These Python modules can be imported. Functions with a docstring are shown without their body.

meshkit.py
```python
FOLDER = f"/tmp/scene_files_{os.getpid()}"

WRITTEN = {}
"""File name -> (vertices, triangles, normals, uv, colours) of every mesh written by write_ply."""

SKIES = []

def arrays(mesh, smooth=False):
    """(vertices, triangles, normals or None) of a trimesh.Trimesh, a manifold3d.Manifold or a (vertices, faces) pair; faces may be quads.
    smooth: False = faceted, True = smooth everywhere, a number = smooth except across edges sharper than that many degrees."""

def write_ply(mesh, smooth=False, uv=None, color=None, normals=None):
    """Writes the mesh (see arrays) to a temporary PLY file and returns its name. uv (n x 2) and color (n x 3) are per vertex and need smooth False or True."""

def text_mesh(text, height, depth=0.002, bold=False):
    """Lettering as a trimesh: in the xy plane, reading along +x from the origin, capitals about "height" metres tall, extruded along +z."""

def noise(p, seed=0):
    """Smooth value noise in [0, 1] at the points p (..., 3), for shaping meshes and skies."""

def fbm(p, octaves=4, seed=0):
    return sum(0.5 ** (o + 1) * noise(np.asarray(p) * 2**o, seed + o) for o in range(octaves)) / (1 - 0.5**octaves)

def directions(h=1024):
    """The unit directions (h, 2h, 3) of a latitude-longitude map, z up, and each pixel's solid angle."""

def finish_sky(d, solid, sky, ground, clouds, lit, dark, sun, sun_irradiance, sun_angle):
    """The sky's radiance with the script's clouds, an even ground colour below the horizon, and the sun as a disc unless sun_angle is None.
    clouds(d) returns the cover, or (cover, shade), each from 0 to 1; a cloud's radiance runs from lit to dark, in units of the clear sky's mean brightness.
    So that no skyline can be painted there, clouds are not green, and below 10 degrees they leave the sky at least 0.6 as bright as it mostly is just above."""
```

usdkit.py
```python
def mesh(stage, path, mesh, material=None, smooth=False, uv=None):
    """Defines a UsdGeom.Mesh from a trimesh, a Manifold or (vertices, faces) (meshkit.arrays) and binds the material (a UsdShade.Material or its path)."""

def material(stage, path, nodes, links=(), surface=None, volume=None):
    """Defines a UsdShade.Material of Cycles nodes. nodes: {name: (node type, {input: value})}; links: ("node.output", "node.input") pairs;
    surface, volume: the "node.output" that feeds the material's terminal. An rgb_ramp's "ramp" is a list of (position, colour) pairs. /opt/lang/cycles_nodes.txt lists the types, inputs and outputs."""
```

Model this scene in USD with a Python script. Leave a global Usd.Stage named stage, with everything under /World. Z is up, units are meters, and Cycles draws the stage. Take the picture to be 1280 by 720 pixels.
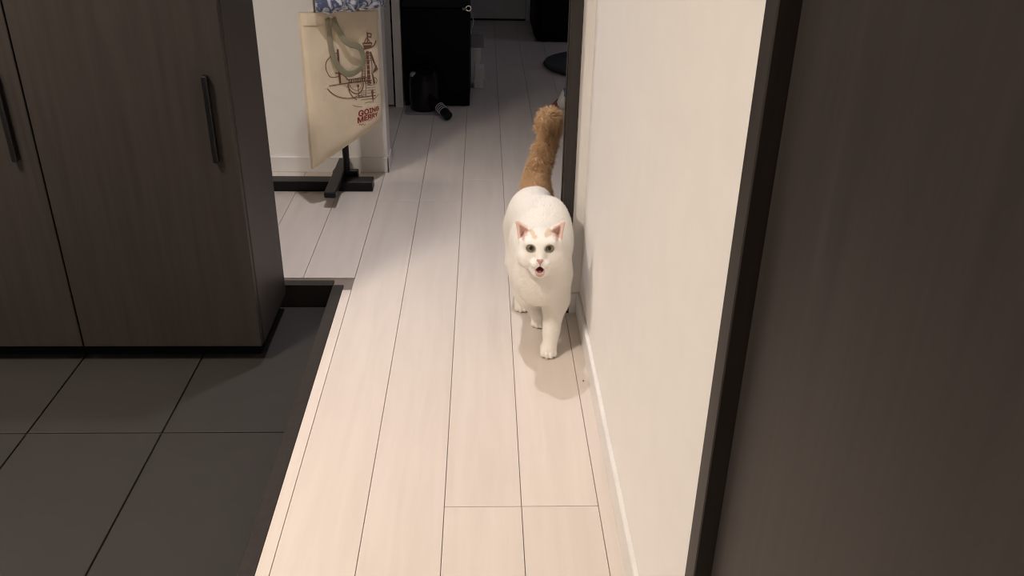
import math, numpy as np, trimesh, manifold3d as m3, usdkit, meshkit
from shapely.geometry import Polygon, LineString, Point, box as sbox
from shapely import affinity
from shapely.ops import unary_union
from pxr import Usd, UsdGeom, UsdLux, UsdShade, Gf, Sdf, Vt

stage = Usd.Stage.CreateInMemory()
UsdGeom.Xform.Define(stage, '/World')
PI = math.pi

# ------------------------------------------------------------------ camera
CAM_F, CAM_H = 1106.09, 1.16497                 # focal length in pixels of a 1280 wide frame, eye height
PITCH, YAW, ROLL = np.radians([27.2202, 2.1187, 0.9992])
EXPOSURE = 0.85
def camera():
    cp, sp, cy, sy = math.cos(PITCH), math.sin(PITCH), math.cos(YAW), math.sin(YAW)
    F = np.array([sy * cp, cy * cp, -sp]); Rt = np.array([cy, -sy, 0.0]); U = np.cross(Rt, F)
    r = math.cos(ROLL) * Rt + math.sin(ROLL) * U; u = -math.sin(ROLL) * Rt + math.cos(ROLL) * U
    cam = UsdGeom.Camera.Define(stage, '/World/camera')
    m = Gf.Matrix4d(*r, 0, *u, 0, *(-F), 0, 0, 0, CAM_H, 1)
    cam.AddTransformOp().Set(m)
    cam.CreateHorizontalApertureAttr(36.0); cam.CreateVerticalApertureAttr(20.25)
    cam.CreateFocalLengthAttr(36.0 * CAM_F / 1280); cam.CreateClippingRangeAttr((0.03, 100))
    cam.CreateFStopAttr(0.0); cam.CreateExposureAttr(EXPOSURE)
camera()

# ------------------------------------------------------------------ lights: two unseen ceiling lamps, placed to light the hall and the inner doorway
def disk_light(name, loc, radius, intensity, color):
    l = UsdLux.DiskLight.Define(stage, '/World/' + name)
    l.AddTranslateOp().Set(Gf.Vec3d(*loc))
    l.CreateRadiusAttr(radius); l.CreateIntensityAttr(intensity); l.CreateColorAttr(Gf.Vec3f(*color))
HALL, INNER = (-1.28, 0.88), (-0.24, 2.34)
disk_light('hall_lamp', (*HALL, 2.362), 0.20, 96, (1.0, 0.872, 0.755))  # out of view, placed to light the right wall and near floor
disk_light('inner_lamp', (*INNER, 2.362), 0.043, 830, (0.975, 0.95, 1.0))  # out of view, placed to cast the cat shadow on the floor
unseen_blue_light = UsdLux.RectLight.Define(stage, '/World/window_daylight')      # unseen source, out of view, tinting the inner room dimly blue
unseen_blue_light.AddTranslateOp().Set(Gf.Vec3d(2.56, 4.8, 1.45)); unseen_blue_light.AddRotateXYZOp().Set(Gf.Vec3f(0, 90, 0))
unseen_blue_light.CreateWidthAttr(1.1); unseen_blue_light.CreateHeightAttr(1.2); unseen_blue_light.CreateIntensityAttr(0.45); unseen_blue_light.CreateColorAttr(Gf.Vec3f(0.62, 0.72, 1.0))

# ------------------------------------------------------------------ helpers
used = {}
def numbered(path):
    n = used.get(path, 0); used[path] = n + 1
    return path if n == 0 else '%s_%03d' % (path, n)
def tag(p, label=None, cat=None, group=None, kind=None):
    for k, v in (('label', label), ('category', cat), ('group', group), ('kind', kind)):
        if v: p.SetCustomDataByKey(k, v)
    return p
def par(parent): return '/World' if parent is None else str(parent.GetPath())
def obj(name, mesh, m, parent=None, smooth=35, label=None, cat=None, group=None, kind=None):
    p = usdkit.mesh(stage, numbered(par(parent) + '/' + name), mesh, M[m], smooth=smooth).GetPrim()
    return tag(p, label, cat, group, kind)
def thing(name, label, cat, loc=(0, 0, 0), rz=0, group=None, kind=None):
    x = UsdGeom.Xform.Define(stage, numbered('/World/' + name))
    x.AddTranslateOp().Set(Gf.Vec3d(*loc))
    if rz: x.AddRotateZOp().Set(rz)
    return tag(x.GetPrim(), label, cat, group, kind)
def struct(name, mesh, m, label, parent=None, smooth=35):
    return obj(name, mesh, m, parent, smooth, label, None, None, 'structure' if parent is None else None)
cat_ = trimesh.util.concatenate
def box(x0, x1, y0, y1, z0, z1, b=0.0):
    """Axis-aligned box; b rounds or chamfers every edge."""
    if b <= 0:
        t = trimesh.creation.box([x1 - x0, y1 - y0, z1 - z0]); t.apply_translation([(x0 + x1) / 2, (y0 + y1) / 2, (z0 + z1) / 2]); return t
    pts = []
    for sx in (0, 1):
        for sy in (0, 1):
            for sz in (0, 1):
                c = np.array([(x0, x1)[sx], (y0, y1)[sy], (z0, z1)[sz]]); d = np.array([1 - 2 * sx, 1 - 2 * sy, 1 - 2 * sz]) * b
                for k in range(3):
                    q = c + d; q[k] = c[k]; pts.append(q)
    return tri(m3.Manifold.hull_points(np.array(pts)))
def tri(man):
    mm = man.to_mesh(); return trimesh.Trimesh(np.array(mm.vert_properties[:, :3], float), np.array(mm.tri_verts), process=False)
def lathe(prof, seg=40):
    return trimesh.creation.revolve(np.array(prof, float), sections=seg)
def tube(points, r, sides=10, closed_ends=True):
    p = np.asarray(points, float); n = len(p); r = np.broadcast_to(r, (n,))
    t = np.gradient(p, axis=0); t /= np.linalg.norm(t, axis=1, keepdims=True)
    a = np.cross(t[0], [0, 0, 1.0]);
    if np.linalg.norm(a) < 1e-3: a = np.cross(t[0], [1.0, 0, 0])
    rings = []
    ang = np.arange(sides) * 2 * PI / sides
    for i in range(n):
        a = a - t[i] * (a @ t[i]); a /= np.linalg.norm(a); b = np.cross(t[i], a)
        rings.append(p[i] + r[i] * (np.cos(ang)[:, None] * a + np.sin(ang)[:, None] * b))
    v = np.vstack(rings + [p[:1], p[-1:]]); f = []
    for i in range(n - 1):
        for j in range(sides):
            k = (j + 1) % sides; q = (i * sides + j, i * sides + k, (i + 1) * sides + k, (i + 1) * sides + j)
            f += [(q[0], q[1], q[2]), (q[0], q[2], q[3])]
    for j in range(sides):
        k = (j + 1) % sides
        f += [(n * sides, k, j), (n * sides + 1, (n - 1) * sides + j, (n - 1) * sides + k)]
    return trimesh.Trimesh(v, np.array(f), process=False)
def spline(pts, n=40):
    from scipy.interpolate import CubicSpline
    pts = np.asarray(pts, float); s = np.r_[0, np.cumsum(np.linalg.norm(np.diff(pts, axis=0), axis=1))]
    return CubicSpline(s, pts)(np.linspace(0, s[-1], n))
def extr(poly, h): return trimesh.creation.extrude_polygon(poly, h)

# ------------------------------------------------------------------ materials
M = {}
def mat(name, nodes, links, surface='p.BSDF'):
    M[name] = usdkit.material(stage, '/World/Looks/' + name, nodes, links, surface=surface)
def plain(name, col, rough=0.5, metal=0.0, bump=0.0, bscale=200, amp=0.04, **kw):
    """Base colour with a little noise variation and optional fine bump."""
    c = np.array(col)
    n = {'g': ('geometry', {}), 'n': ('noise_texture', {'scale': 14.0, 'detail': 4.0}),
         'r': ('rgb_ramp', {'ramp': [(0.3, tuple(c * (1 - amp))), (0.7, tuple(np.minimum(c * (1 + amp), 1)))]}),
         'p': ('principled_bsdf', {'roughness': rough, 'metallic': metal, **kw})}
    l = [('g.position', 'n.vector'), ('n.fac', 'r.fac'), ('r.color', 'p.base_color')]
    if bump:
        n['n2'] = ('noise_texture', {'scale': float(bscale), 'detail': 3.0}); n['b'] = ('bump', {'strength': bump, 'distance': 0.002})
        l += [('g.position', 'n2.vector'), ('n2.fac', 'b.height'), ('b.normal', 'p.normal')]
    mat(name, n, l)
def wood(name, c0, c1, stretch, rough, vary=0.06, bump=0.08, spec=0.5):
    """Grain: noise stretched along one axis, tone varied from object to object."""
    mat(name, {'g': ('geometry', {}), 'o': ('object_info', {}), 'mp': ('mapping', {'mapping_type': 'point', 'scale': stretch}),
               'off': ('vector_math', {'math_type': 'multiply', 'vector2': (7.3, 5.1, 3.7)}),
               'ad': ('vector_math', {'math_type': 'add'}),
               'n': ('noise_texture', {'scale': 1.0, 'detail': 6.0, 'roughness': 0.6, 'distortion': 0.4}),
               'r': ('rgb_ramp', {'ramp': [(0.28, c0), (0.72, c1)]}),
               'mr': ('map_range', {'from_min': 0.0, 'from_max': 1.0, 'to_min': 1 - vary, 'to_max': 1.0}),
               'h': ('hsv', {'hue': 0.5, 'saturation': 1.0}),
               'b': ('bump', {'strength': bump, 'distance': 0.001}),
               'p': ('principled_bsdf', {'roughness': rough, 'specular_ior_level': spec})},
        [('o.random', 'off.vector1'), ('g.position', 'mp.vector'), ('mp.vector', 'ad.vector1'), ('off.vector', 'ad.vector2'), ('ad.vector', 'n.vector'),
         ('n.fac', 'r.fac'), ('o.random', 'mr.value'), ('mr.result', 'h.value'), ('r.color', 'h.color'), ('h.color', 'p.base_color'), ('n.fac', 'b.height'), ('b.normal', 'p.normal')])
wood('white_wood', (0.70, 0.62, 0.555), (0.78, 0.70, 0.635), (26.0, 2.2, 26.0), 0.42, 0.05)
wood('dark_wood_y', (0.029, 0.0235, 0.021), (0.043, 0.036, 0.032), (60.0, 60.0, 3.0), 0.5, 0.1, spec=0.3)
plain('groove', (0.26, 0.21, 0.175), 0.8)
plain('wallpaper', (0.90, 0.872, 0.835), 0.75, bump=0.10, bscale=500, amp=0.012)
plain('white_trim', (0.82, 0.80, 0.775), 0.35)
plain('white_door', (0.70, 0.69, 0.69), 0.45)
plain('ceiling_white', (0.8, 0.79, 0.77), 0.85)
plain('dark_tile', (0.032, 0.029, 0.0265), 0.6, bump=0.15, bscale=300, specular_ior_level=0.3)  # near-black so the added entrance floor looks dim
plain('grout', (0.010, 0.009, 0.0085), 0.9)
plain('black_panel', (0.004, 0.004, 0.006), 0.6, specular_ior_level=0.1)
plain('black_plastic', (0.006, 0.006, 0.007), 0.32, specular_ior_level=0.25)
plain('black_cloth', (0.008, 0.008, 0.010), 0.9)
plain('charcoal_cloth', (0.045, 0.045, 0.052), 0.95, bump=0.4, bscale=500)
plain('grey_plastic', (0.30, 0.29, 0.30), 0.5)
plain('pale_plastic', (0.62, 0.62, 0.63), 0.4)
plain('white_card', (0.86, 0.85, 0.86), 0.6)
plain('grey_card', (0.30, 0.30, 0.34), 0.7)
plain('chrome', (0.75, 0.74, 0.72), 0.2, 1.0)
plain('canvas', (0.86, 0.73, 0.54), 0.9, bump=0.5, bscale=900)
plain('strap_cloth', (0.31, 0.28, 0.185), 0.9, bump=0.4, bscale=700)
plain('brown_ink', (0.21, 0.095, 0.065), 0.85)
plain('red_ink', (0.30, 0.035, 0.035), 0.85)
plain('red_film', (0.22, 0.008, 0.018), 0.35)
plain('white_film', (0.80, 0.80, 0.78), 0.35)
plain('blue_film', (0.10, 0.22, 0.36), 0.35)
mat('print_cloth', {'g': ('geometry', {}), 'v': ('voronoi_texture', {'scale': 42.0, 'feature': 'distance_to_edge'}), 'n': ('noise_texture', {'scale': 38.0, 'detail': 2.0, 'distortion': 1.2}),
                    'r': ('rgb_ramp', {'ramp': [(0.40, (0.09, 0.11, 0.20)), (0.49, (0.36, 0.40, 0.50)), (0.56, (0.66, 0.68, 0.72))]}), 'p': ('principled_bsdf', {'roughness': 0.85})},
    [('g.position', 'n.vector'), ('n.fac', 'r.fac'), ('r.color', 'p.base_color')])
mat('fur_skin', {'a': ('attribute', {'attribute': 'fur_color'}), 'g': ('geometry', {}), 'n': ('noise_texture', {'scale': 260.0, 'detail': 3.0}), 'b': ('bump', {'strength': 0.2, 'distance': 0.002}),
                 'p': ('principled_bsdf', {'roughness': 0.85, 'sheen_weight': 0.15, 'sheen_roughness': 0.6, 'specular_ior_level': 0.2})},
    [('a.color', 'p.base_color'), ('g.position', 'n.vector'), ('n.fac', 'b.height'), ('b.normal', 'p.normal')])
plain('white_fur', (0.93, 0.895, 0.83), 0.8, specular_ior_level=0.15)
plain('orange_fur', (0.62, 0.405, 0.225), 0.8, specular_ior_level=0.15)
plain('whisker', (0.9, 0.88, 0.85), 0.4)
plain('nose_skin', (0.52, 0.28, 0.26), 0.45)
plain('mouth_skin', (0.22, 0.05, 0.055), 0.4)
plain('tongue_skin', (0.55, 0.24, 0.25), 0.35)
plain('iris', (0.17, 0.155, 0.075), 0.08, coat_weight=1.0)
plain('pupil', (0.004, 0.004, 0.004), 0.05)
plain('eye_rim', (0.16, 0.11, 0.08), 0.5)
plain('claw', (0.05, 0.04, 0.03), 0.5)

# ------------------------------------------------------------------ setting: floor of individual strips
W, X0 = 0.15, -0.0746                           # strip width, one seam
GEN_X, GEN_Y = -0.43, 2.28                      # the added sunken entrance lies left of GEN_X and nearer than GEN_Y
CEIL, WALLX = 2.40, 0.262
fl = thing('floor', 'whitewashed wooden plank floor with thin dark seams', None, kind='structure')
obj('subfloor', cat_([box(-2.0, 2.6, GEN_Y, 6.5, -0.06, -0.005), box(GEN_X, 0.4, -1.3, GEN_Y, -0.06, -0.005)]), 'groove', fl, smooth=False)
L = 1.818
for k in range(-12, 17):
    x0, x1 = X0 + k * W, X0 + (k + 1) * W
    pair = k // 2
    off = 1.335 if pair == 0 else (1.335 - 0.215 + 0.61 * ((pair * 7) % 3 - 2) * (pair != -1))
    y = off - 3 * L
    while y < 6.45:
        a, b = y, y + L; y += L
        if b < -1.25: continue
        a, b, hall = max(a, -1.3), min(b, 6.45), -0.4004
        parts = []
        for (ra, rb, sa, sb) in ((hall, WALLX + 0.01, -1.3, 2.2512), (-1.9, 2.5, 2.2512 if x0 > hall - 0.01 else GEN_Y + 0.0305, 6.45)):
            p = (max(x0, ra), min(x1, rb), max(a, sa), min(b, sb))
            if p[1] - p[0] > 0.01 and p[3] - p[2] > 0.02: parts.append(p)
        if len(parts) == 2 and x0 > hall and x1 < WALLX: parts = [(x0, x1, a, b)]
        for (p0, p1, q0, q1) in parts:
            g = 0.0007
            obj('plank', box(p0 + g, p1 - g, q0 + g, q1 - g, -0.005, 0.0, 0.0004), 'white_wood', fl, smooth=False)
# added sunken entrance: tiles and edge strips kept dark to dim the left side
ent = thing('entrance_floor', 'added dark tiled sunken entrance floor, dimming the left of the hall', None, kind='structure')
obj('grout_bed', box(-1.95, GEN_X + 0.0, -1.3, GEN_Y, -0.12, -0.075), 'grout', ent, smooth=False)
for i in range(5):
    for j in range(6):
        xa = GEN_X - 0.305 * (i + 1); ya = GEN_Y - 0.605 * (j + 1)
        obj('tile', box(xa + 0.002, xa + 0.303, ya + 0.002, ya + 0.603, -0.085, -0.07, 0.0012), 'dark_tile', ent, smooth=False)
struct('trim_1', cat_([box(GEN_X - 0.001, -0.4005, -1.3, GEN_Y, -0.075, 0.0015, 0.001)]), 'dark_wood_y', 'added dark brown wooden edge strip between the plank floor and the entrance tiles')
struct('trim_2', box(-1.95, GEN_X - 0.001, GEN_Y - 0.002, GEN_Y + 0.03, -0.075, 0.0015, 0.001), 'dark_wood_y', 'added dark brown wooden edge strip at the back of the entrance')

# walls
def wall(name, boxes, label): return struct(name, cat_([box(*b) for b in boxes]), 'wallpaper', label, smooth=False)
D0, D1 = -0.04, 0.785                            # opening for the added door in the right wall, nearer than the frame's lower edge
wall('wall_right', [(WALLX, 0.40, D1, 2.12, 0, CEIL), (WALLX, 0.40, -1.3, D0, 0, CEIL), (WALLX, 0.40, D0, D1, 2.0, CEIL)], 'off-white wallpapered wall running along the right of the hall')
wall('wall_stub', [(0.2335, 0.40, 2.12, 2.20, 0, CEIL)], 'narrow off-white wall return beside the dark door frame')
wall('wall_back', [(-2.0, 0.4, -1.4, -1.3, -0.12, CEIL)], 'off-white wall behind the viewer')
wall('wall_left', [(-2.0, -1.9, -1.3, 6.45, -0.12, CEIL)], 'off-white wall on the far left of the entrance')
wall('wall_partition', [(-1.9, -0.364, 3.238, 3.338, 0, CEIL)], 'white partition wall end behind the hanging tote bag')
wall('wall_kitchen', [(-0.4125, -0.377, 4.135, 6.35, 0, CEIL)], 'pale grey wall beside the tall black cabinet')
wall('wall_far', [(-1.9, 2.6, 6.37, 6.47, 0, CEIL)], 'grey far wall of the dark inner room')
wall('wall_inner_right', [(2.5, 2.6, 2.2, 4.15, 0, CEIL), (2.5, 2.6, 5.45, 6.37, 0, CEIL), (2.5, 2.6, 4.15, 5.45, 0, 0.85), (2.5, 2.6, 4.15, 5.45, 2.05, CEIL), (0.40, 2.5, 2.12, 2.2, 0, CEIL)], 'wall of the inner room beyond the door frame')
struct('ceiling', cat_([box(-2.0, 2.6, -1.4, 6.47, CEIL, CEIL + 0.1)]), 'ceiling_white', 'white ceiling above the hall', smooth=False)
struct('trim_5', lathe([(0.0445, 2.272), (0.052, 2.272), (0.052, 2.3995), (0, 2.3995), (0, 2.366), (0.0445, 2.366), (0.0445, 2.272)], 40).apply_translation([*INNER, 0]), 'black_plastic', 'unseen black can around the inner lamp, narrowing its beam')  # out-of-view baffle, cuts how far the inner lamp reaches
struct('trim_6', lathe([(0.206, 2.225), (0.214, 2.225), (0.214, 2.3995), (0, 2.3995), (0, 2.368), (0.206, 2.368), (0.206, 2.225)], 48).apply_translation([*HALL, 0]), 'black_plastic', 'unseen black ring around the hall lamp, limiting its spread')  # out-of-view skirt, keeps hall lamp light off the inner room
w1 = thing('window_1', 'unseen window, out of view, for the cool light in the inner room', None, kind='structure')  # unseen, placed to go with the cool light
obj('frame', cat_([box(2.50, 2.54, 4.15, 4.2, 0.85, 2.05), box(2.50, 2.54, 5.4, 5.45, 0.85, 2.05), box(2.50, 2.54, 4.2, 5.4, 0.85, 0.9), box(2.50, 2.54, 4.2, 5.4, 2.0, 2.05), box(2.51, 2.53, 4.78, 4.82, 0.9, 2.0)]), 'white_trim', w1)
# baseboards
BH = 0.062
struct('baseboard_right', cat_([box(WALLX - 0.009, WALLX + 0.001, D1 + 0.035, 2.1195, 0, BH, 0.002)]), 'white_trim', 'white baseboard along the foot of the right wall')
struct('baseboard_stub', box(0.2345, 0.2535, 2.110, 2.121, 0, BH - 0.002, 0.0015), 'white_trim', 'short white baseboard piece on the wall return by the dark door frame')
struct('baseboard_partition', cat_([box(-1.9, -0.358, 3.229, 3.239, 0, 0.06, 0.0015), box(-0.365, -0.3575, 3.229, 3.338, 0, 0.06, 0.0015)]), 'white_trim', 'white baseboard along the foot of the partition with the bag')
struct('trim_3', box(-0.376, -0.3615, 3.2335, 3.3385, 0.06, CEIL, 0.002), 'white_trim', 'bright white corner bead on the end of the partition')
# dark door frame
fr = thing('trim_4', 'dark brown wooden door frame post behind the cat', None, kind='structure')
obj('post', box(0.2060, 0.2335, 2.1125, 2.19, 0, CEIL - 0.05, 0.0015), 'dark_wood_y', fr)
obj('stop_strip', box(0.2035, 0.2062, 2.145, 2.165, 0, CEIL - 0.05, 0.001), 'dark_wood_y', fr)
obj('lintel', box(-1.9, 0.2335, 2.115, 2.19, CEIL - 0.05, CEIL, 0.001), 'dark_wood_y', fr)
# door_1: far white door with the dark gap below
d1 = thing('door_1', 'grey-white far door with a dark gap under it', None, kind='structure')
obj('leaf', box(-0.42, 0.295, 6.335, 6.37, 0.013, 2.0, 0.002), 'white_door', d1)
obj('threshold', box(-0.42, 0.295, 6.34, 6.368, 0, 0.010), 'black_panel', d1)  # black strip standing in for the shade under the leaf
obj('casing', box(0.298, 0.352, 6.32, 6.371, 0, 2.04, 0.002), 'white_door', d1)
# door_2: white door leaf left of the black cabinet, seen past the partition
d2 = thing('door_2', 'pale door with a thin dark edge line beside the partition', None, kind='structure')
obj('leaf', box(-1.2, -0.4205, 4.140, 4.175, 0.008, 2.0, 0.002), 'white_door', d2)
obj('edge_seal', box(-0.4203, -0.4128, 4.142, 4.172, 0.0, 2.0), 'black_panel', d2)  # black strip standing in for the shaded gap at the leaf edge
wall('wall_kitchen_back', [(-1.9, -1.2, 4.14, 4.24, 0, CEIL), (-1.2, -0.4128, 4.14, 4.24, 2.005, CEIL)], 'pale wall around the door beyond the partition')
# door_3: added dark brown door that darkens the near right wall
d3 = thing('door_3', 'added dark brown wooden door darkening the right wall close to the viewer', None, kind='structure')
obj('leaf', box(WALLX + 0.012, WALLX + 0.046, D0 + 0.004, D1 - 0.004, 0.006, 1.995, 0.0015), 'dark_wood_y', d3)
obj('casing', cat_([box(WALLX - 0.008, WALLX + 0.09, D1 - 0.002, D1 + 0.034, 0, 2.034, 0.0015), box(WALLX - 0.008, WALLX + 0.09, D0 - 0.034, D0 + 0.002, 0, 2.034, 0.0015), box(WALLX - 0.008, WALLX + 0.09, D0, D1, 1.998, 2.034, 0.0015)]), 'dark_wood_y', d3)
hd = obj('handle', cat_([tube([(WALLX + 0.015, D0 + 0.06, 1.0), (WALLX - 0.04, D0 + 0.06, 1.0)], 0.008), tube([(WALLX - 0.04, D0 + 0.055, 1.0), (WALLX - 0.04, D0 + 0.17, 1.0)], 0.008)]), 'chrome', d3)

# added shoe cabinet, dark to dim the upper left
sc = thing('shoe_cabinet', 'added dark brown shoe cabinet standing on the entrance tiles', 'cabinet', (-1.245, 2.12, -0.07))
obj('body', box(-0.68, 0.68, -0.13, 0.15, 0.05, 0.98, 0.002), 'dark_wood_y', sc)
obj('plinth', box(-0.66, 0.66, -0.10, 0.14, 0.0, 0.05), 'black_panel', sc)
for i in range(3):
    xa = -0.68 + i * 0.4533
    dr = obj('door', box(xa + 0.002, xa + 0.4513, -0.150, -0.131, 0.052, 0.96, 0.0015), 'dark_wood_y', sc)
    obj('handle', box(xa + 0.40, xa + 0.412, -0.168, -0.1495, 0.55, 0.75, 0.002), 'black_plastic', dr)

# ------------------------------------------------------------------ CAT
rng = np.random.default_rng(7)
H_C, H_PITCH, H_YAW, H_ROLL = np.array([0.1310, 1.845, 0.3190]), math.radians(13), math.radians(3.5), math.radians(1.0)
hf = np.array([-math.sin(H_YAW) * math.cos(H_PITCH), -math.cos(H_YAW) * math.cos(H_PITCH), math.sin(H_PITCH)])   # where the face points
hr = np.cross(hf, [0, 0, 1.0]); hr /= np.linalg.norm(hr); hr = -hr                                              # the viewer's right
hu = np.cross(hf, hr); hu = hu if hu[2] > 0 else -hu
hr, hu = math.cos(H_ROLL) * hr + math.sin(H_ROLL) * hu, -math.sin(H_ROLL) * hr + math.cos(H_ROLL) * hu
def hw(x, y, z): return H_C + hr * x + hf * y + hu * z
def hloc(P): d = np.asarray(P) - H_C; return np.stack([d @ hr, d @ hf, d @ hu], -1)

G0, G1, GS = np.array([0.012, 1.760, -0.006]), np.array([0.250, 2.470, 0.590]), 0.0023
gn = np.ceil((G1 - G0) / GS).astype(int)
field = np.full(gn, 0.05, np.float32)
axes = [G0[i] + GS * np.arange(gn[i]) for i in range(3)]
def grid(lo, hi, m):
    a = np.clip(np.floor((np.asarray(lo) - m - G0) / GS).astype(int), 0, gn); b = np.clip(np.ceil((np.asarray(hi) + m - G0) / GS).astype(int), 0, gn)
    sl = tuple(slice(a[i], b[i]) for i in range(3))
    P = np.stack(np.meshgrid(*[axes[i][sl[i]] for i in range(3)], indexing='ij'), -1)
    return sl, P
def blend(sl, d, k, sub=False):
    a = field[sl]
    if sub:
        h = np.clip(0.5 - 0.5 * (a + d) / k, 0, 1); field[sl] = a * (1 - h) - d * h + k * h * (1 - h)
    else:
        h = np.clip(0.5 + 0.5 * (d - a) / k, 0, 1); field[sl] = d * (1 - h) + a * h - k * h * (1 - h)
def cone(a, b, ra, rb, k=0.02, sub=False):
    a, b = np.asarray(a, float), np.asarray(b, float); m = max(ra, rb) + k + 0.006
    sl, P = grid(np.minimum(a, b), np.maximum(a, b), m); ab = b - a
    t = np.clip((P - a) @ ab / (ab @ ab + 1e-12), 0, 1)
    d = np.linalg.norm(P - a - t[..., None] * ab, axis=-1) - (ra + (rb - ra) * t)
    blend(sl, d, k, sub)
def ell(c, r, k=0.02, R=None, sub=False):
    c, r = np.asarray(c, float), np.asarray(r, float)
    sl, P = grid(c, c, r.max() + k + 0.006); q = P - c
    if R is not None: q = q @ np.asarray(R).T
    k0 = np.linalg.norm(q / r, axis=-1); k1 = np.linalg.norm(q / r ** 2, axis=-1) + 1e-9
    blend(sl, k0 * (k0 - 1) / k1, k, sub)
HR = np.stack([hr, hf, hu])
def hell(x, y, z, rx, ry, rz, k=0.008, sub=False, tilt=0.0):
    ct, st = math.cos(tilt), math.sin(tilt); ell(hw(x, y, z), (rx, ry, rz), k, np.array([[ct, 0, st], [0, 1, 0], [-st, 0, ct]]) @ HR, sub)
def hcone(a, b, ra, rb, k=0.006, sub=False): cone(hw(*a), hw(*b), ra, rb, k, sub)
# trunk
ell((0.1465, 2.035, 0.246), (0.081, 0.105, 0.086), 0.03)
ell((0.160, 2.070, 0.275), (0.056, 0.075, 0.066), 0.03)
ell((0.168, 2.080, 0.292), (0.040, 0.055, 0.052), 0.03)
ell((0.129, 2.160, 0.257), (0.067, 0.095, 0.083), 0.03)
ell((0.141, 1.950, 0.236), (0.067, 0.075, 0.070), 0.035)
ell((0.136, 1.905, 0.205), (0.058, 0.045, 0.065), 0.04)
cone((0.137, 1.955, 0.265), (0.132, 1.870, 0.300), 0.058, 0.047, 0.03)
# front legs: the one nearer the wall stands forward, the other trails
cone((0.176, 1.945, 0.200), (0.180, 1.945, 0.135), 0.043, 0.034, 0.025)
cone((0.180, 1.945, 0.135), (0.1705, 1.912, 0.060), 0.031, 0.0195, 0.02)
cone((0.1705, 1.912, 0.060), (0.1660, 1.896, 0.022), 0.0185, 0.0185, 0.012)
cone((0.106, 1.960, 0.200), (0.114, 1.985, 0.125), 0.041, 0.030, 0.025)
cone((0.114, 1.985, 0.125), (0.143, 2.025, 0.050), 0.027, 0.0185, 0.02)
cone((0.143, 2.025, 0.050), (0.1480, 2.045, 0.020), 0.0175, 0.0175, 0.012)
# hind legs
cone((0.109, 2.190, 0.215), (0.098, 2.150, 0.135), 0.053, 0.035, 0.03)
cone((0.096, 2.150, 0.135), (0.100, 2.205, 0.075), 0.029, 0.020, 0.02)
cone((0.100, 2.205, 0.075), (0.1060, 2.140, 0.022), 0.019, 0.0180, 0.015)
cone((0.148, 2.225, 0.215), (0.148, 2.235, 0.135), 0.050, 0.038, 0.035)
cone((0.148, 2.235, 0.135), (0.160, 2.330, 0.085), 0.030, 0.020, 0.02)
cone((0.160, 2.330, 0.085), (0.160, 2.300, 0.022), 0.018, 0.0175, 0.015)
def paw(x, y, yaw=0.0, s=1.0):
    c, sn = math.cos(yaw), math.sin(yaw)
    def w(dx, dy, z): return (x + dx * c - dy * sn, y + dx * sn + dy * c, z)
    ell(w(0, 0.008, 0.0165), (0.0195 * s, 0.024, 0.0155), 0.008)
    for dx, dy in ((-0.0145, -0.006), (-0.0052, -0.0135), (0.0052, -0.0135), (0.0145, -0.006)):
        ell(w(dx * s, dy, 0.0105), (0.0068 * s, 0.0105, 0.0100), 0.0025)
paw(0.1635, 1.893, 0.05); paw(0.148, 2.045, 0.0); paw(0.1070, 2.133, 0.1); paw(0.160, 2.295, 0)
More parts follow.
